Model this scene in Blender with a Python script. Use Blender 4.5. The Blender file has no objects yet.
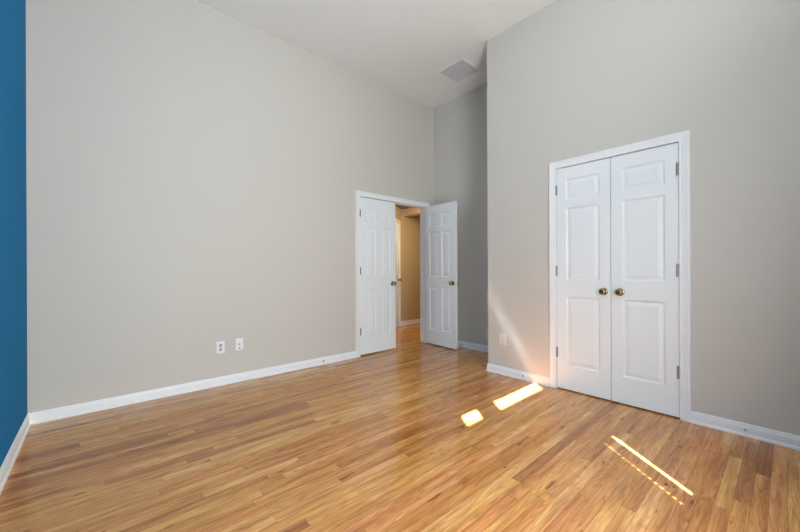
import bpy, bmesh, math, random
from mathutils import Vector, Matrix
random.seed(7)
PI = math.pi
scene = bpy.context.scene
COL = scene.collection

# ------------------------------------------------------------------ camera
H = 1.1075
cam_d = bpy.data.cameras.new('camera')
cam_d.sensor_width = 36.0
cam_d.lens = 36.0 * 341.7 / 800.0
cam_d.shift_y = 4.45 / 800.0
cam_d.clip_start = 0.02
cam = bpy.data.objects.new('camera', cam_d)
COL.objects.link(cam)
cam.matrix_world = (Matrix.Translation((0, 0, H)) @ Matrix.Rotation(0.8467, 4, 'Z')
                    @ Matrix.Rotation(PI / 2, 4, 'X') @ Matrix.Rotation(-0.0043, 4, 'Z'))
scene.camera = cam

# ------------------------------------------------------------------ view, world, sun, window light
scene.view_settings.view_transform = 'Standard'
scene.view_settings.look = 'None'
scene.view_settings.gamma = 1.0
scene.view_settings.exposure = 0.0
scene.view_settings.use_curve_mapping = False
scene.cycles.sample_clamp_indirect = 0.0      # keep the sun's mirror glint off the varnish onto the wall
scene.cycles.blur_glossy = 0.0

world = bpy.data.worlds.new('sky')
scene.world = world
world.use_nodes = True
world.node_tree.nodes['Background'].inputs['Color'].default_value = (0.62, 0.78, 1.0, 1)
world.node_tree.nodes['Background'].inputs['Strength'].default_value = 1.2

SUN = Vector((-0.78, 0.63, -1.10)).normalized()       # direction the sunlight travels
sun_d = bpy.data.lights.new('sun', 'SUN')
sun_d.energy = 85.0
sun_d.angle = math.radians(0.45)
sun_d.color = (1.0, 0.97, 0.94)
sun = bpy.data.objects.new('sun', sun_d)
COL.objects.link(sun)
sun.rotation_euler = SUN.to_track_quat('-Z', 'Y').to_euler()
sun.location = (4, -3, 6)


def area(name, loc, aim, sx, sy, power, color, spread=PI):
    d = bpy.data.lights.new(name, 'AREA')
    d.shape = 'RECTANGLE'
    d.size = sx
    d.size_y = sy
    d.energy = power
    d.color = color
    d.spread = spread
    o = bpy.data.objects.new(name, d)
    COL.objects.link(o)
    o.location = loc
    o.rotation_euler = Vector(aim).to_track_quat('-Z', 'Y').to_euler()
    return o


area('daylight_side_window', (0.56, 0.88, 1.55), (-1, 0, 0.12), 1.15, 2.6, 98, (0.965, 0.985, 0.985), math.radians(164))
area('ceiling_fill_light', (0.54, 1.02, 2.95), (-1, 0, 1.3), 0.95, 0.45, 56, (0.965, 0.985, 0.985))  # added fill aimed up to brighten the ceiling, no separate window there
area('hall_lamp_light', (-4.05, 4.25, 2.25), (-0.3, 0.25, -1), 0.3, 0.3, 16, (1.0, 0.74, 0.42))

# ------------------------------------------------------------------ measured layout (metres)
XA = -3.644      # long grey wall
YB = -0.385      # blue wall
YC = 3.938       # back wall of the alcove
YD = 3.215       # closet wall
XD = -2.177      # outer corner of the closet box
XR = 0.60        # window wall, behind the camera's right
ZC = 3.63        # ceiling
ZH = 2.34        # hall ceiling
WT = 0.12        # wall thickness
EY0, EY1, EZ = 2.527, 3.759, 2.07      # entry opening
CX0, CX1, CZ = -1.424, -0.523, 2.05    # closet opening


# ------------------------------------------------------------------ helpers
def tag(o, label=None, cat=None, group=None, kind=None):
    if label: o['label'] = label
    if cat: o['category'] = cat
    if group: o['group'] = group
    if kind: o['kind'] = kind
    return o


def build(name, bm, m, parent=None, smooth=False, bevel=0.0, loc=(0, 0, 0), rotz=0.0):
    bmesh.ops.recalc_face_normals(bm, faces=bm.faces)
    me = bpy.data.meshes.new(name)
    bm.to_mesh(me)
    bm.free()
    if smooth:
        for p in me.polygons: p.use_smooth = True
    me.materials.append(m)
    o = bpy.data.objects.new(name, me)
    COL.objects.link(o)
    o.location = loc
    o.rotation_euler = (0, 0, rotz)
    if parent: o.parent = parent
    if bevel:
        b = o.modifiers.new('bevel', 'BEVEL')
        b.width = bevel
        b.segments = 2
        b.limit_method = 'ANGLE'
    return o


def box(bm, x0, x1, y0, y1, z0, z1):
    vs = [bm.verts.new((x, y, z)) for x in (x0, x1) for y in (y0, y1) for z in (z0, z1)]
    for f in ((0, 1, 3, 2), (4, 6, 7, 5), (0, 4, 5, 1), (2, 3, 7, 6), (0, 2, 6, 4), (1, 5, 7, 3)):
        bm.faces.new([vs[i] for i in f])


def boxes(*bs):
    bm = bmesh.new()
    for b in bs: box(bm, *b)
    return bm


def lathe(bm, prof, origin, axis, seg=28):
    """prof: (distance along axis, radius)"""
    ax = Vector(axis).normalized()
    u = ax.orthogonal().normalized()
    v = ax.cross(u)
    rings = []
    for d, r in prof:
        c = Vector(origin) + ax * d
        if r < 1e-6:
            rings.append([bm.verts.new(c)])
        else:
            rings.append([bm.verts.new(c + (u * math.cos(2 * PI * k / seg) + v * math.sin(2 * PI * k / seg)) * r) for k in range(seg)])
    for a, b in zip(rings[:-1], rings[1:]):
        for k in range(seg):
            k2 = (k + 1) % seg
            if len(a) == 1 and len(b) == 1: continue
            if len(a) == 1: bm.faces.new((a[0], b[k], b[k2]))
            elif len(b) == 1: bm.faces.new((a[k], a[k2], b[0]))
            else: bm.faces.new((a[k], a[k2], b[k2], b[k]))
    if len(rings[0]) > 1: bm.faces.new(rings[0])
    if len(rings[-1]) > 1: bm.faces.new(rings[-1])


def sweep(bm, frames, close=True):
    """frames: list of lists of points, one list per station; skins them and caps the ends"""
    rs = [[bm.verts.new(p) for p in f] for f in frames]
    n = len(rs[0])
    for a, b in zip(rs[:-1], rs[1:]):
        for k in range(n):
            bm.faces.new((a[k], a[(k + 1) % n], b[(k + 1) % n], b[k]))
    bm.faces.new(rs[0])
    bm.faces.new(rs[-1])


# ------------------------------------------------------------------ materials
def new_mat(name):
    m = bpy.data.materials.new(name)
    m.use_nodes = True
    nt = m.node_tree
    return m, nt, nt.nodes['Principled BSDF']


def N(nt, typ, **kw):
    n = nt.nodes.new(typ)
    for k, v in kw.items(): setattr(n, k, v)
    return n


def paint(name, col, rough=0.6, var=0.02, bump=0.04, scale=90.0, spec=0.35):
    m, nt, b = new_mat(name)
    tc = N(nt, 'ShaderNodeTexCoord')
    n1 = N(nt, 'ShaderNodeTexNoise')
    n1.inputs['Scale'].default_value = 1.3
    n1.inputs['Detail'].default_value = 3
    nt.links.new(tc.outputs['Object'], n1.inputs['Vector'])
    mx = N(nt, 'ShaderNodeMix', data_type='RGBA')
    mx.inputs['A'].default_value = (*[c * (1 - var) for c in col], 1)
    mx.inputs['B'].default_value = (*[min(1, c * (1 + var)) for c in col], 1)
    nt.links.new(n1.outputs['Fac'], mx.inputs['Factor'])
    nt.links.new(mx.outputs['Result'], b.inputs['Base Color'])
    n2 = N(nt, 'ShaderNodeTexNoise')
    n2.inputs['Scale'].default_value = scale
    n2.inputs['Detail'].default_value = 2
    nt.links.new(tc.outputs['Object'], n2.inputs['Vector'])
    bp = N(nt, 'ShaderNodeBump')
    bp.inputs['Strength'].default_value = bump
    bp.inputs['Distance'].default_value = 0.002
    nt.links.new(n2.outputs['Fac'], bp.inputs['Height'])
    nt.links.new(bp.outputs['Normal'], b.inputs['Normal'])
    b.inputs['Roughness'].default_value = rough
    b.inputs['Specular IOR Level'].default_value = spec
    return m


def metal(name, col, rough=0.25):
    m, nt, b = new_mat(name)
    b.inputs['Metallic'].default_value = 1.0
    tc = N(nt, 'ShaderNodeTexCoord')
    n1 = N(nt, 'ShaderNodeTexNoise')
    n1.inputs['Scale'].default_value = 60
    nt.links.new(tc.outputs['Object'], n1.inputs['Vector'])
    mx = N(nt, 'ShaderNodeMix', data_type='RGBA')
    mx.inputs['A'].default_value = (*[c * 0.85 for c in col], 1)
    mx.inputs['B'].default_value = (*col, 1)
    nt.links.new(n1.outputs['Fac'], mx.inputs['Factor'])
    nt.links.new(mx.outputs['Result'], b.inputs['Base Color'])
    b.inputs['Roughness'].default_value = rough
    return m


def plastic(name, col, rough=0.35):
    return paint(name, col, rough, 0.01, 0.0, 50, 0.5)


def oak_floor():
    m, nt, b = new_mat('oak_strip_floor')
    L = nt.links

    def math_(op, a, c=None, d=None):
        n = N(nt, 'ShaderNodeMath', operation=op)
        for i, v in enumerate((a, c, d)):
            if v is None: continue
            if isinstance(v, (int, float)): n.inputs[i].default_value = v
            else: L.new(v, n.inputs[i])
        return n.outputs[0]

    def white(vec_x, vec_y, seed):
        c = N(nt, 'ShaderNodeCombineXYZ')
        L.new(vec_x, c.inputs[0])
        if vec_y is not None: L.new(vec_y, c.inputs[1])
        c.inputs[2].default_value = seed
        w = N(nt, 'ShaderNodeTexWhiteNoise', noise_dimensions='3D')
        L.new(c.outputs[0], w.inputs['Vector'])
        return w.outputs['Value'], w.outputs['Color']

    tc = N(nt, 'ShaderNodeTexCoord')
    sp = N(nt, 'ShaderNodeSeparateXYZ')
    L.new(tc.outputs['Object'], sp.inputs[0])
    x, y = sp.outputs[0], sp.outputs[1]
    W = 0.0572
    u = math_('DIVIDE', x, W)
    row = math_('FLOOR', u)
    fu = math_('SUBTRACT', u, row)
    r1, _ = white(row, None, 1.0)
    r2, _ = white(row, None, 2.0)
    length = math_('MULTIPLY_ADD', r2, 1.0, 0.7)
    off = math_('MULTIPLY', r1, 7.0)
    v = math_('DIVIDE', math_('ADD', y, off), length)
    # uneven joints: bend the lengthwise coordinate a little
    vb = math_('ADD', v, math_('MULTIPLY', math_('SINE', math_('MULTIPLY', v, 2.3)), 0.28))
    cell = math_('FLOOR', vb)
    fv = math_('SUBTRACT', vb, cell)
    rv, rc = white(row, cell, 3.0)
    rd, _ = white(row, cell, 4.0)
    rs, _ = white(row, cell, 5.0)
    # board colour
    ramp = N(nt, 'ShaderNodeValToRGB')
    L.new(rv, ramp.inputs['Fac'])
    cr = ramp.color_ramp
    stops = [(0.00, (0.300, 0.108, 0.032)), (0.05, (0.410, 0.158, 0.045)), (0.18, (0.520, 0.222, 0.060)), (0.30, (0.590, 0.262, 0.074)),
             (0.38, (0.570, 0.228, 0.074)), (0.50, (0.600, 0.278, 0.078)), (0.74, (0.630, 0.312, 0.090)), (0.82, (0.640, 0.285, 0.096)),
             (0.93, (0.690, 0.375, 0.125)), (1.0, (0.58, 0.222, 0.070))]
    cr.elements[0].position = 0
    cr.elements[0].color = (*stops[0][1], 1)
    cr.elements[1].position = 1
    cr.elements[1].color = (*stops[-1][1], 1)
    for p, c in stops[1:-1]:
        e = cr.elements.new(p)
        e.color = (*c, 1)
    # grain coordinates: per-board offset, stretched along the board
    gx = math_('MULTIPLY_ADD', rd, 37.0, x)
    gy = math_('MULTIPLY_ADD', rs, 53.0, y)
    gv = N(nt, 'ShaderNodeCombineXYZ')
    L.new(gx, gv.inputs[0]); L.new(gy, gv.inputs[1])
    mp = N(nt, 'ShaderNodeMapping')
    mp.inputs['Scale'].default_value = (1.0, 0.085, 1.0)
    L.new(gv.outputs[0], mp.inputs['Vector'])
    # cathedral figure: rings of a stretched noise field
    nf = N(nt, 'ShaderNodeTexNoise')
    nf.inputs['Scale'].default_value = 11.0
    nf.inputs['Detail'].default_value = 1.5
    L.new(mp.outputs[0], nf.inputs['Vector'])
    rings = math_('ABSOLUTE', math_('SINE', math_('MULTIPLY', nf.outputs['Fac'], 62.0)))
    rings = math_('POWER', rings, 0.7)
    # fine pores
    mp2 = N(nt, 'ShaderNodeMapping')
    mp2.inputs['Scale'].default_value = (1.0, 0.03, 1.0)
    L.new(gv.outputs[0], mp2.inputs['Vector'])
    nfine = N(nt, 'ShaderNodeTexNoise')
    nfine.inputs['Scale'].default_value = 420.0
    nfine.inputs['Detail'].default_value = 3
    L.new(mp2.outputs[0], nfine.inputs['Vector'])
    # broad tone streaks inside a board
    mp3 = N(nt, 'ShaderNodeMapping')
    mp3.inputs['Scale'].default_value = (1.0, 0.07, 1.0)
    L.new(gv.outputs[0], mp3.inputs['Vector'])
    nst = N(nt, 'ShaderNodeTexNoise')
    nst.inputs['Scale'].default_value = 30.0
    nst.inputs['Detail'].default_value = 3
    L.new(mp3.outputs[0], nst.inputs['Vector'])
    # mineral streaks: rare dark spots
    spot = N(nt, 'ShaderNodeMapRange')
    spot.inputs['From Min'].default_value = 0.66
    spot.inputs['From Max'].default_value = 0.72
    L.new(nst.outputs['Fac'], spot.inputs['Value'])
    f = math_('MULTIPLY_ADD', rings, 0.26, 0.81)
    f2 = math_('MULTIPLY_ADD', nfine.outputs['Fac'], 0.80, 0.60)
    f3 = math_('MULTIPLY_ADD', nst.outputs['Fac'], 1.6, 0.2)
    f = math_('MULTIPLY', math_('MULTIPLY', f, f2), f3)
    f = math_('MULTIPLY', f, math_('MULTIPLY_ADD', spot.outputs[0], -0.35, 1.0))
    mp4 = N(nt, 'ShaderNodeMapping')
    mp4.inputs['Scale'].default_value = (1.0, 0.22, 1.0)
    L.new(gv.outputs[0], mp4.inputs['Vector'])
    vor = N(nt, 'ShaderNodeTexNoise')
    vor.inputs['Scale'].default_value = 26.0
    vor.inputs['Detail'].default_value = 2
    L.new(mp4.outputs[0], vor.inputs['Vector'])
    kn = N(nt, 'ShaderNodeMapRange')
    kn.inputs['From Min'].default_value = 0.665
    kn.inputs['From Max'].default_value = 0.72
    L.new(vor.outputs['Fac'], kn.inputs['Value'])
    f = math_('MULTIPLY', f, math_('MULTIPLY_ADD', kn.outputs[0], -0.6, 1.0))
    # joints
    ex = math_('MINIMUM', fu, math_('SUBTRACT', 1.0, fu))
    ey = math_('MULTIPLY', math_('MINIMUM', fv, math_('SUBTRACT', 1.0, fv)), math_('DIVIDE', length, W))
    e = math_('MINIMUM', ex, ey)
    gap = N(nt, 'ShaderNodeMapRange')
    gap.inputs['From Min'].default_value = 0.008
    gap.inputs['From Max'].default_value = 0.03
    gap.inputs['To Min'].default_value = 0.62
    gap.inputs['To Max'].default_value = 1.0
    L.new(e, gap.inputs['Value'])
    f = math_('MULTIPLY', f, gap.outputs[0])
    tint = N(nt, 'ShaderNodeCombineXYZ')          # darker grain is also redder
    L.new(math_('POWER', f, 0.95), tint.inputs[0])
    L.new(math_('POWER', f, 1.30), tint.inputs[1])
    L.new(math_('POWER', f, 1.65), tint.inputs[2])
    mul = N(nt, 'ShaderNodeVectorMath', operation='MULTIPLY')
    L.new(ramp.outputs['Color'], mul.inputs[0])
    L.new(tint.outputs[0], mul.inputs[1])
    L.new(mul.outputs[0], b.inputs['Base Color'])
    bp = N(nt, 'ShaderNodeBump')
    bp.inputs['Strength'].default_value = 0.12
    bp.inputs['Distance'].default_value = 0.0008
    hn = N(nt, 'ShaderNodeTexNoise')
    hn.inputs['Scale'].default_value = 5.0
    L.new(tc.outputs['Object'], hn.inputs['Vector'])
    L.new(math_('ADD', gap.outputs[0], math_('MULTIPLY', hn.outputs['Fac'], 0.4)), bp.inputs['Height'])
    L.new(bp.outputs['Normal'], b.inputs['Normal'])
    b.inputs['Roughness'].default_value = 0.13
    b.inputs['Specular IOR Level'].default_value = 0.6
    return m


M_GREY = paint('warm_grey_wall_paint', (0.580, 0.568, 0.525), 0.55, 0.012)
M_BLUE = paint('blue_wall_paint', (0.0, 0.170, 0.400), 0.8, 0.04, spec=0.15)
M_TAN = paint('tan_wall_paint', (0.50, 0.40, 0.27), 0.6, 0.03)
M_CEIL = paint('ceiling_paint', (0.84, 0.87, 0.87), 0.8, 0.01)
M_HCEIL = paint('shaded_hall_ceiling', (0.32, 0.25, 0.20), 0.8, 0.02)  # the hall ceiling's unlit look is put into this dark base colour
M_BEAM = paint('hall_beam_paint', (0.60, 0.47, 0.40), 0.7, 0.02)
M_TRIM = paint('white_trim_paint', (0.81, 0.84, 0.865), 0.38, 0.01, 0.02)
M_DOOR = paint('white_door_paint', (0.795, 0.845, 0.875), 0.35, 0.01, 0.03, 160)
M_PLATE = plastic('white_plastic', (0.84, 0.85, 0.88))
M_CREAM = plastic('cream_plastic', (0.78, 0.72, 0.64))
M_SLOT = plastic('dark_socket', (0.10, 0.10, 0.11), 0.5)
M_GREYP = plastic('grey_plastic', (0.42, 0.43, 0.46), 0.5)
M_BRASS = metal('polished_brass', (0.42, 0.31, 0.16), 0.2)
M_NICKEL = metal('satin_nickel', (0.36, 0.34, 0.31), 0.4)
M_BRONZE = plastic('dark_hinge_metal', (0.07, 0.065, 0.06), 0.45)
M_STEEL = metal('spring_steel', (0.20, 0.22, 0.24), 0.3)
M_VENT = paint('vent_enamel', (0.60, 0.60, 0.65), 0.5, 0.01, 0.0)
M_DARK = paint('dark_void_paint', (0.05, 0.05, 0.05), 0.9, 0.01, 0.0)
M_BLIND = paint('white_blind', (0.80, 0.80, 0.78), 0.6, 0.01, 0.0)
M_FLOOR = oak_floor()


def glass():
    m, nt, b = new_mat('window_glass')
    out = nt.nodes['Material Output']
    t = N(nt, 'ShaderNodeBsdfTransparent')
    g = N(nt, 'ShaderNodeBsdfGlossy')
    g.inputs['Roughness'].default_value = 0.02
    mx = N(nt, 'ShaderNodeMixShader')
    mx.inputs[0].default_value = 0.06
    nt.links.new(t.outputs[0], mx.inputs[1])
    nt.links.new(g.outputs[0], mx.inputs[2])
    nt.links.new(mx.outputs[0], out.inputs['Surface'])
    return m


M_GLASS = glass()

# ------------------------------------------------------------------ structure: floor, ceilings, walls
S = 'structure'
tag(build('floor', boxes((-5.4, XR + WT, YB - WT, 6.6, -0.10, 0.0)), M_FLOOR),
    'glossy honey oak strip floor running the length of the room', 'floor', kind=S)
tag(build('ceiling', boxes((XA - WT, XR + WT, YB - WT, YC + WT, ZC, ZC + 0.1)), M_CEIL),
    'flat off white ceiling high above the empty room', 'ceiling', kind=S)
jo = 0.02   # jamb thickness
tag(build('wall_left', boxes((XA - WT, XA, YB, EY0 - jo, 0, ZC), (XA - WT, XA, EY1 + jo, YC, 0, ZC),
                             (XA - WT, XA, EY0 - jo, EY1 + jo, EZ + jo, ZC)), M_GREY),
    'long warm grey wall with the open double doorway and two outlets', 'wall', kind=S)
tag(build('wall_rear', boxes((XA - WT, XR + WT, YB - WT, YB, 0, ZC)), M_BLUE),
    'deep blue accent wall at the left edge', 'wall', kind=S)
tag(build('wall_back', boxes((XA - WT, XR + WT, YC, YC + WT, 0, ZC)), M_GREY),
    'shaded grey wall of the alcove behind the open door leaf', 'wall', kind=S)
tag(build('wall_closet', boxes((XD, CX0 - jo, YD, YD + WT, 0, ZC), (CX1 + jo, XR, YD, YD + WT, 0, ZC),
                               (CX0 - jo, CX1 + jo, YD, YD + WT, CZ + jo, ZC)), M_GREY),
    'grey wall holding the closed closet doors, jutting out at right', 'wall', kind=S)
tag(build('wall_closet_side', boxes((XD, XD + WT, YD + WT, YC, 0, ZC)), M_GREY),
    'short side wall of the closet box facing the doorway', 'wall', kind=S)
# window wall to the right of the camera: opening for one tall window
WY0, WY1, WZ0, WZ1 = 0.12, 1.60, 0.20, 3.50
tag(build('wall_right', boxes((XR, XR + WT, YB, WY0, 0, ZC), (XR, XR + WT, WY1, YC, 0, ZC),
                              (XR, XR + WT, WY0, WY1, 0, WZ0), (XR, XR + WT, WY0, WY1, WZ1, ZC)), M_GREY),
    'grey window wall beside the camera', 'wall', kind=S)

# hall beyond the doorway
HX = -5.13
P1 = Vector((HX, 4.55, 0))
HD = Vector((0.566, -0.824, 0)).normalized()
tag(build('wall_hall_far', boxes((HX - WT, HX, 4.55, 6.5, 0, ZH)), M_TAN),
    'tan hallway wall seen through the doorway', 'wall', kind=S)
tag(build('wall_hall_end', boxes((HX - WT, XA - WT, 6.5, 6.6, 0, ZH)), M_TAN), 'tan wall at the far end of the hallway', 'wall', kind=S)
tag(build('wall_hall_near', boxes((XA - WT, XA, YC + WT, 6.5, 0, ZH)), M_TAN), 'tan hallway wall backing the bedroom', 'wall', kind=S)


def local_box(bm, o, d, n, a0, a1, b0, b1, z0, z1):
    """box spanned along unit d (a) and unit n (b) from o"""
    vs = [bm.verts.new(o + d * a + n * b_ + Vector((0, 0, z))) for a in (a0, a1) for b_ in (b0, b1) for z in (z0, z1)]
    for f in ((0, 1, 3, 2), (4, 6, 7, 5), (0, 4, 5, 1), (2, 3, 7, 6), (0, 2, 6, 4), (1, 5, 7, 3)):
        bm.faces.new([vs[i] for i in f])


HN = Vector((-HD.y, HD.x, 0))        # points to the hall side (+x)
if HN.x < 0: HN = -HN
bm = bmesh.new()
D0, D1 = 0.10, 0.87                   # door opening along the angled wall
local_box(bm, P1, HD, HN, 0, D0, -0.1, 0, 0, ZH)
local_box(bm, P1, HD, HN, D1, 1.05, -0.1, 0, 0, ZH)
local_box(bm, P1, HD, HN, D0, D1, -0.1, 0, 2.05, ZH)
tag(build('wall_hall_angled', bm, M_TAN), 'angled tan hallway wall around the white hall door', 'wall', kind=S)
PE = P1 + HD * 1.05
tag(build('wall_hall_side', boxes((PE.x - WT, PE.x, 2.1, PE.y, 0, ZH), (PE.x, XA - WT, 2.1, 2.2, 0, ZH)), M_TAN),
    'tan side wall of the hallway hidden behind the closed door leaf', 'wall', kind=S)
tag(build('ceiling_hall', boxes((-5.4, XA - WT, 2.1, 6.6, ZH, ZH + 0.1)), M_HCEIL), 'dim low hallway ceiling', 'ceiling', kind=S)
tag(build('trim_5', boxes((HX, XA - WT, 4.62, 4.80, 2.2, ZH)), M_BEAM, bevel=0.004), 'pale beam crossing the hallway ceiling', 'trim', kind=S)


# ------------------------------------------------------------------ baseboards
BP = [(0, 0), (0.018, 0), (0.0175, 0.010), (0.013, 0.018), (0.011, 0.020), (0.011, 0.058), (0.008, 0.066), (0.006, 0.076), (0.004, 0.082), (0, 0.084)]


def baseboard(name, pts, label):
    """pts: floor polyline; room lies to the left of the travel direction"""
    P = [Vector((p[0], p[1], 0)) for p in pts]
    nrm = []
    for a, b_ in zip(P[:-1], P[1:]):
        d = (b_ - a).normalized()
        nrm.append(Vector((-d.y, d.x, 0)))
    fr = []
    for i, p in enumerate(P):
        if i == 0: k = nrm[0]
        elif i == len(P) - 1: k = nrm[-1]
        else:
            s = nrm[i - 1] + nrm[i]
            k = s / (s.dot(nrm[i]))
        fr.append([p + k * d + Vector((0, 0, z)) for d, z in BP])
    bm = bmesh.new()
    sweep(bm, fr)
    return tag(build(name, bm, M_TRIM), label, 'baseboard', kind=S)


CW = 0.064
baseboard('baseboard_left', [(XA, EY0 - CW), (XA, YB)], 'white baseboard along the long grey wall')
baseboard('baseboard_rear', [(XA + 0.0005, YB), (XR, YB)], 'white baseboard along the blue wall')
baseboard('baseboard_back', [(XD, YC), (XA, YC)], 'white baseboard in the shaded alcove behind the open leaf')
baseboard('baseboard_closet_left', [(CX0 - CW, YD), (XD, YD), (XD, YC)], 'white baseboard wrapping the corner left of the closet')
baseboard('baseboard_closet_right', [(XR, YD), (CX1 + CW, YD)], 'white baseboard right of the closet')
baseboard('baseboard_hall', [(HX, 6.5), (HX, 4.55), tuple((P1 + HD * (D0 - 0.055))[:2])], 'cream lit baseboard along the hallway wall')


# ------------------------------------------------------------------ casings (mitred, moulded) and jambs
CP = [(0.0, 0), (0.0, 0.011), (0.006, 0.013), (0.016, 0.011), (0.040, 0.015), (0.050, 0.018), (0.060, 0.018), (CW, 0.014), (CW, 0)]


def casing(name, o, d, n, a0, a1, top, label, m=M_TRIM, cw=CW):
    """flat U of moulding round an opening from a0 to a1 along d, height top, proud along n"""
    k = cw / CW
    fr = []
    Z = Vector((0, 0, 1))
    for (a, sa, z, sz) in ((a0, -1, 0, 0), (a0, -1, top, 1), (a1, 1, top, 1), (a1, 1, 0, 0)):
        fr.append([o + d * (a + sa * u * k) + n * h + Z * (z + sz * u * k) for u, h in CP])
    bm = bmesh.new()
    sweep(bm, fr)
    return tag(build(name, bm, m), label, 'door casing', kind=S)


def jamb(o, d, n, a0, a1, top, depth, parent, stop=True):
    bm = bmesh.new()
    t = 0.02
    local_box(bm, o, d, n, a0 - t, a0, -depth, 0, 0, top + t)
    local_box(bm, o, d, n, a1, a1 + t, -depth, 0, 0, top + t)
    local_box(bm, o, d, n, a0, a1, -depth, 0, top, top + t)
    j = build('jamb', bm, M_TRIM, parent)
    bm = bmesh.new()
    if stop:
        local_box(bm, o, d, n, a0, a0 + 0.010, -0.075, -0.042, 0, top)
        local_box(bm, o, d, n, a1 - 0.010, a1, -0.075, -0.042, 0, top)
        local_box(bm, o, d, n, a0 + 0.01, a1 - 0.01, -0.075, -0.042, top - 0.010, top)
        build('door_stop_strip', bm, M_TRIM, parent)
    return j


XV, YV = Vector((1, 0, 0)), Vector((0, 1, 0))
c1 = casing('trim_1', Vector((XA, 0, 0)), YV, XV, EY0, EY1, EZ, 'white moulded casing around the double doorway')
jamb(Vector((XA, 0, 0)), YV, XV, EY0, EY1, EZ, WT, c1)
c2 = casing('trim_2', Vector((0, YD, 0)), XV, -YV, CX0, CX1, CZ, 'white moulded casing around the closet doors')
jamb(Vector((0, YD, 0)), XV, -YV, CX0, CX1, CZ, WT, c2)
c3 = casing('trim_3', Vector((XA - WT, 0, 0)), YV, -XV, EY0, EY1, EZ, 'white casing on the hallway side of the doorway')
c4 = casing('trim_4', P1, HD, HN, D0 + 0.008, D1, 2.04, 'cream casing around the hallway door', cw=0.05)


# ------------------------------------------------------------------ doors
LT = 0.035


def raised_panel(w, h, y0=0.0, y1=LT):
    """moulded raised panel filling a w x h hole, same relief on both faces; x,z from the hole's corner"""
    bm = bmesh.new()
    prof = [(0.0, 0.0), (0.003, 0.003), (0.010, 0.0085), (0.013, 0.010), (0.020, 0.010), (0.024, 0.0085), (0.046, 0.003), (0.049, 0.003)]
    mid = None
    for s in (0, 1):
        rings = []
        for ins, dep in prof:
            y = y0 + dep if s == 0 else y1 - dep
            rings.append([bm.verts.new(p) for p in ((ins, y, ins), (w - ins, y, ins), (w - ins, y, h - ins), (ins, y, h - ins))])
        for a, c in zip(rings[:-1], rings[1:]):
            for k in range(4):
                bm.faces.new((a[k], a[(k + 1) % 4], c[(k + 1) % 4], c[k]))
        bm.faces.new(rings[-1])
        if s == 0: mid = rings[0]
        else:
            for k in range(4):
                bm.faces.new((mid[k], mid[(k + 1) % 4], rings[0][(k + 1) % 4], rings[0][k]))
    return bm


def knob(parent, x, y, z, sgn):
    """sgn -1: sticks out of the y=0 face, +1: out of the y=LT face"""
    bm = bmesh.new()
    lathe(bm, [(0, 0.012), (0.012, 0.011), (0.022, 0.012), (0.029, 0.018), (0.036, 0.0255), (0.044, 0.028), (0.052, 0.0265), (0.058, 0.020),
               (0.0605, 0.013), (0.0595, 0.009), (0.0600, 0)], (x, y, z), (0, sgn, 0), 32)
    k = build('door_knob', bm, M_BRASS, parent, smooth=True)
    k['label'] = 'round brass knob'
    bm = bmesh.new()
    lathe(bm, [(0, 0.032), (0.003, 0.032), (0.006, 0.029), (0.009, 0.022), (0.010, 0.013), (0.010, 0)], (x, y, z), (0, sgn, 0), 32)
    build('rosette', bm, M_BRASS, k, smooth=True)


def hinge(parent, z, m, x=-0.004, y=-0.006):
    bm = bmesh.new()
    r = 0.0075
    for i in range(5):                                   # knuckles
        z0 = z - 0.044 + i * 0.0178
        lathe(bm, [(0, r), (0.0168, r)], (x, y, z0), (0, 0, 1), 14)
    lathe(bm, [(0, 0.0035), (0.004, 0.006), (0.008, 0.0)], (x, y, z + 0.045), (0, 0, 1), 12)
    box(bm, x, x + 0.010, y, 0.0005, z - 0.044, z + 0.044)   # visible edge of the leaves
    h = build('hinge', bm, m, parent)
    h['label'] = 'metal butt hinge'


def door(name, w, h, cols, rows, stile, mull, label, knob_x, knob_sides, hinge_m, hinge_z, origin, rotz, mirror=False):
    """leaf: x along the width from the hinge edge, y=0 the room face (thickness to +y), z up"""
    bm = bmesh.new()
    edges = [0.0]
    pw = (w - 2 * stile - (cols - 1) * mull) / cols
    box(bm, 0, stile, 0, LT, 0, h)
    box(bm, w - stile, w, 0, LT, 0, h)
    zs = [0.0] + [v for r in rows for v in r] + [h]
    for i in range(0, len(zs), 2):
        box(bm, stile, w - stile, 0, LT, zs[i], zs[i + 1])
    for c in range(1, cols):
        x0 = stile + c * pw + (c - 1) * mull
        for (z0, z1) in rows:
            box(bm, x0, x0 + mull, 0, LT, z0, z1)
    if mirror:
        for v_ in bm.verts: v_.co.x = -v_.co.x
    leaf = build(name, bm, M_DOOR)
    leaf.location = origin
    leaf.rotation_euler = (0, 0, rotz)
    tag(leaf, label, 'door', kind=S)
    for c in range(cols):
        for (z0, z1) in rows:
            x0 = stile + c * (pw + mull)
            b2 = raised_panel(pw, z1 - z0)
            for v_ in b2.verts:
                v_.co.x += x0
                v_.co.z += z0
                if mirror: v_.co.x = -v_.co.x
            build('raised_panel', b2, M_DOOR, leaf)
    mx = -1 if mirror else 1
    for s in knob_sides:
        knob(leaf, mx * knob_x, 0 if s < 0 else LT, 0.91, s)
    for z in hinge_z:
        hinge(leaf, z, hinge_m, x=-0.006 if mirror else (0.004 if cols == 2 else -0.004), y=-0.010 if cols == 2 else -0.006)
    return leaf


ROWS = [(0.215, 0.850), (0.995, 1.655), (1.735, 1.920)]
LW = 0.611
HZ = (0.30, 1.085, 1.83)
# closed leaf at the left of the entry: local x -> world +Y, local y(thickness) -> world -X
door('door_1', LW, 2.044, 2, ROWS, 0.100, 0.085, 'closed white six-panel leaf of the double doorway, left of the gap', LW - 0.06, (-1, 1), M_BRONZE, HZ,
     (XA - 0.001, EY0 + 0.003, 0.018), PI / 2)
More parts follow.
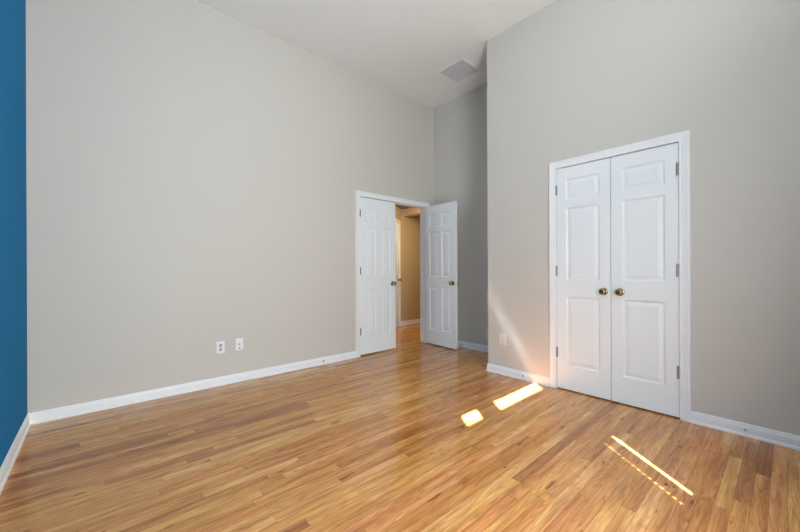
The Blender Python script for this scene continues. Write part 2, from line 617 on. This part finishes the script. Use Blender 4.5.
# open leaf: hinged on the right jamb, swung into the room
# mirrored local frame: leaf runs along local -x from the hinge, thickness +y
OPEN_ROT = math.radians(177.0)
door('door_2', LW + 0.01, 2.044, 2, ROWS, 0.100, 0.085, 'white six-panel leaf standing wide open against the shaded alcove', LW - 0.045, (-1, 1), M_BRONZE, HZ,
     (XA + 0.012, EY1 - 0.003, 0.018), OPEN_ROT, mirror=True)
CL = (CX1 - CX0) / 2 - 0.005
CROWS = [(0.215, 0.850), (1.000, 1.660), (1.735, 1.925)]
door('door_3', CL, 2.032, 1, CROWS, 0.082, 0.09, 'left closet door leaf, white with three raised panels', CL - 0.051, (-1,), M_NICKEL, (0.33, 1.085, 1.835),
     (CX0 + 0.003, YD + 0.001, 0.012), 0)
door('door_4', CL, 2.032, 1, CROWS, 0.082, 0.09, 'right closet door leaf, white with three raised panels', CL - 0.066, (-1,), M_NICKEL, (0.33, 1.085, 1.835),
     (CX1 - 0.003, YD + 0.001, 0.012), 0, mirror=True)
# hallway door, closed in the angled wall
hw = D1 - D0 - 0.008
ho = P1 + HD * (D1 - 0.002)
door('door_5', hw - 0.006, 2.02, 2, [(0.215, 0.85), (0.995, 1.65), (1.73, 1.90)], 0.11, 0.1, 'cream lit hallway door seen edge-on through the gap', hw - 0.055, (-1,),
     M_BRONZE, (0.3, 1.08, 1.82), (ho.x, ho.y, 0.014), math.atan2(-HD.y, -HD.x))


# ------------------------------------------------------------------ outlets
def wall_frame(o, rot):
    return Matrix.Translation(o) @ Matrix.Rotation(rot, 4, 'Z')


def plate_bm(w, h, t=0.006):
    bm = bmesh.new()
    a, c = w / 2, h / 2
    i = 0.005
    r0 = [(-a, 0, -c), (a, 0, -c), (a, 0, c), (-a, 0, c)]
    r1 = [(-a, -t * 0.5, -c), (a, -t * 0.5, -c), (a, -t * 0.5, c), (-a, -t * 0.5, c)]
    r2 = [(-a + i, -t, -c + i), (a - i, -t, -c + i), (a - i, -t, c - i), (-a + i, -t, c - i)]
    sweep(bm, [r0, r1, r2])
    return bm


def outlet(name, loc, rotz, w, h, label, cat, kind, mp):
    root = bpy.data.objects.new(name, None)
    COL.objects.link(root)
    root.location = loc
    root.rotation_euler = (0, 0, rotz)
    tag(root, label, cat)
    build('cover_plate', plate_bm(w, h), mp, root)
    if kind == 'duplex':
        for s in (-1, 1):
            bm = bmesh.new()
            lathe(bm, [(0, 0.0165), (0.0035, 0.0165), (0.0045, 0.0155), (0.0045, 0)], (0, -0.005, s * 0.0195), (0, -1, 0), 24)
            sk = build('socket', bm, M_GREYP, root)
            bm = boxes((-0.0075, -0.0055, -0.0102, -0.0094, s * 0.0195 - 0.001, s * 0.0195 + 0.007),
                       (0.0055, 0.0075, -0.0102, -0.0094, s * 0.0195 - 0.001, s * 0.0195 + 0.007))
            lathe(bm, [(0, 0.003), (0.0008, 0.003)], (0, -0.0094, s * 0.0195 - 0.008), (0, -1, 0), 12)
            build('slot', bm, M_SLOT, sk)
        bm = bmesh.new()
        lathe(bm, [(0, 0.003), (0.001, 0.0025), (0.001, 0)], (0, -0.006, 0), (0, -1, 0), 12)
        build('screw', bm, M_NICKEL, root)
    elif kind == 'jack':
        bm = bmesh.new()
        lathe(bm, [(0, 0.013), (0.002, 0.012), (0.002, 0)], (0, -0.006, 0.028), (0, -1, 0), 24)
        build('round_cap', bm, M_PLATE, root)
        bm = bmesh.new()
        lathe(bm, [(0, 0.0075), (0.004, 0.0075), (0.004, 0.0055), (0.009, 0.0055), (0.009, 0)], (0, -0.006, 0), (0, -1, 0), 18)
        build('cable_connector', bm, M_STEEL, root)
        bm = boxes((-0.006, 0.006, -0.0075, -0.006, -0.045, -0.030))
        build('phone_socket', bm, M_SLOT, root)
        for s in (-1, 1):
            bm = bmesh.new()
            lathe(bm, [(0, 0.003), (0.001, 0.0025), (0.001, 0)], (s * 0.022, -0.006, 0.0), (0, -1, 0), 12)
            build('screw', bm, M_NICKEL, root)
    else:
        bm = boxes((-0.0165, 0.0165, -0.0085, -0.006, -0.033, 0.033))
        r = build('rectangular_socket', bm, mp, root, bevel=0.001)
        for s in (-1, 1):
            for q in (-1, 1):
                build('slot', boxes((q * 0.0065 - 0.001, q * 0.0065 + 0.001, -0.009, -0.0083, s * 0.0165 - 0.001, s * 0.0165 + 0.007)), M_GREYP, r)
    return root


outlet('power_outlet', (XA, 0.890, 0.368), PI / 2, 0.072, 0.116, 'white duplex power outlet on the long grey wall, the left one of two', 'outlet', 'duplex', M_PLATE)
outlet('cable_outlet', (XA, 1.063, 0.374), PI / 2, 0.072, 0.116, 'white cable and phone jack plate with dark centre on the long grey wall', 'outlet', 'jack', M_PLATE)
outlet('power_outlet', (-1.995, YD, 0.372), 0, 0.080, 0.118, 'cream power outlet low on the wall left of the closet doors', 'outlet', 'deco', M_CREAM)


# ------------------------------------------------------------------ spring door stops on the baseboards
def spring_stop(loc, rotz, label):
    """sticks out along local -y"""
    root = bpy.data.objects.new('door_stop', None)
    COL.objects.link(root)
    root.location = loc
    root.rotation_euler = (0, 0, rotz)
    tag(root, label, 'door stop', 'spring door stops on the baseboards')
    bm = bmesh.new()
    lathe(bm, [(0, 0.011), (0.003, 0.011), (0.006, 0.007), (0.006, 0)], (0, 0, 0), (0, -1, 0), 18)
    build('base', bm, M_PLATE, root)
    bm = bmesh.new()
    prev = None
    turns, n, R, r, Ls = 9, 12, 0.0055, 0.0013, 0.038
    rings = []
    for i in range(turns * n + 1):
        a = 2 * PI * i / n
        c = Vector((R * math.cos(a), -0.004 - Ls * i / (turns * n), R * math.sin(a)))
        e = Vector((math.cos(a), 0, math.sin(a)))
        rings.append([c + e * (r * math.cos(q)) + Vector((0, r * math.sin(q), 0)) for q in [k * PI / 2.5 for k in range(5)]])
    sweep(bm, rings)
    build('spring', bm, M_STEEL, root, smooth=True)
    bm = bmesh.new()
    lathe(bm, [(0, 0.0065), (0.004, 0.008), (0.014, 0.0078), (0.017, 0.005), (0.0175, 0)], (0, -0.041, 0), (0, -1, 0), 18)
    build('rubber_tip', bm, M_PLATE, root)
    return root


spring_stop((-0.185, YD - 0.011, 0.045), 0, 'spring door stop on the baseboard right of the closet')
spring_stop((-1.755, YD - 0.011, 0.045), 0, 'spring door stop on the baseboard between the closet doors and the cream outlet corner')
spring_stop((-3.078, YC - 0.011, 0.045), 0, 'spring door stop on the alcove baseboard beside the open leaf')
spring_stop((XA + 0.011, 1.99, 0.045), PI / 2, 'spring door stop on the long wall baseboard left of the doorway')

# ------------------------------------------------------------------ ceiling vent
vx0, vx1, vy0, vy1 = -2.945, -2.540, 3.245, 3.625
vent = bpy.data.objects.new('ceiling_vent', None)
COL.objects.link(vent)
vent.location = ((vx0 + vx1) / 2, (vy0 + vy1) / 2, ZC)
tag(vent, 'square white louvred air vent in the ceiling near the alcove', 'vent')
a, c = (vx1 - vx0) / 2, (vy1 - vy0) / 2
fw = 0.022
build('frame', boxes((-a, a, -c, -c + fw, -0.008, 0), (-a, a, c - fw, c, -0.008, 0),
                     (-a, -a + fw, -c + fw, c - fw, -0.008, 0), (a - fw, a, -c + fw, c - fw, -0.008, 0)), M_TRIM, vent, bevel=0.002)
build('divider', boxes((-0.006, 0.006, -c + fw, c - fw, -0.007, -0.001)), M_VENT, vent)
bm = bmesh.new()
for s in (0, 1):
    xa, xb = (-a + fw, -0.006) if s == 0 else (0.006, a - fw)
    n = 15
    for i in range(n):
        y0 = -c + fw + (2 * (c - fw)) * i / n
        vs = [bm.verts.new(p) for p in ((xa, y0 + 0.002, -0.002), (xb, y0 + 0.002, -0.002), (xb, y0 + 0.019, -0.007), (xa, y0 + 0.019, -0.007))]
        vs2 = [bm.verts.new((v_.co.x, v_.co.y, v_.co.z + 0.0012)) for v_ in vs]
        for k in range(4):
            bm.faces.new((vs[k], vs[(k + 1) % 4], vs2[(k + 1) % 4], vs2[k]))
        bm.faces.new(vs); bm.faces.new(vs2)
build('louvres', bm, M_VENT, vent)
build('duct_opening', boxes((-a + fw, a - fw, -c + fw, c - fw, -0.0008, -0.0002)), M_GREYP, vent)

# ------------------------------------------------------------------ windows (behind and beside the camera): the room's daylight
# side window with its closed blind; holes cut in this unseen sheet shape the floor's sun patches
w1 = build('window_1', boxes((XR + 0.03, XR + 0.09, WY0, WY0 + 0.02, WZ0, WZ1), (XR + 0.03, XR + 0.09, WY1 - 0.008, WY1, WZ0, WZ1),
                             (XR + 0.03, XR + 0.09, WY0, WY1, WZ0, WZ0 + 0.04), (XR + 0.03, XR + 0.09, WY0, WY1, WZ1 - 0.015, WZ1)), M_TRIM)
tag(w1, 'tall white framed window beside the camera with its blind down', 'window', kind=S)
build('pane', boxes((XR + 0.058, XR + 0.062, WY0 + 0.02, WY1 - 0.008, WZ0 + 0.04, WZ1 - 0.015)), M_GLASS, w1)


def sun_yz(px, py):
    """where the sunbeam that lands on floor point (px,py) crosses the blind plane"""
    t = (XBL - px) / -SUN.x
    return py - SUN.y * t, -SUN.z * t


XBL = XR + 0.015
ys, zs_ = [], []
# light gaps given as the floor patches they make: (x0,x1,y range)
_, zt0 = sun_yz(-1.505, 0)
_, zt1 = sun_yz(-1.635, 0)
p_a = (sun_yz(-1.57, 2.015)[0], sun_yz(-1.57, 2.195)[0])
p_b = (sun_yz(-1.57, 2.440)[0], sun_yz(-1.57, 3.145)[0])
slit = sun_yz(-0.768, 2.553)
slit_lo = sun_yz(-0.312, 2.190)
slit_y = (slit[0] + slit_lo[0]) / 2
dot = sun_yz(-0.737, 2.405)
dot_lo = sun_yz(-0.322, 2.040)
dot_y = (dot[0] + dot_lo[0]) / 2
BT = 0.004
rects = [  # y0,y1,z0,z1 of solid blind
    (WY0, WY1, zt1, WZ1),
    (WY0, p_a[0], zt0, zt1), (p_a[1], p_b[0], zt0, zt1), (p_b[1], WY1, zt0, zt1),
    (WY0, WY1, slit[1], zt0),
    (WY0, dot_y - 0.0043, slit_lo[1], slit[1]),
    (dot_y + 0.0043, slit_y - 0.013, slit_lo[1], slit[1]),
    (slit_y + 0.013, WY1, slit_lo[1], slit[1]),
    (WY0, WY1, WZ0, slit_lo[1]),
]
nd = 15
dz = (slit[1] - slit_lo[1]) / nd
for i in range(nd):
    rects.append((dot_y - 0.0043, dot_y + 0.0043, slit_lo[1] + i * dz, slit_lo[1] + i * dz + dz * 0.5))
bm = bmesh.new()
for (a0, a1, b0, b1) in rects:
    if a1 > a0 and b1 > b0: box(bm, XBL, XBL + BT, a0, a1, b0, b1)
build('blind', bm, M_BLIND, w1)
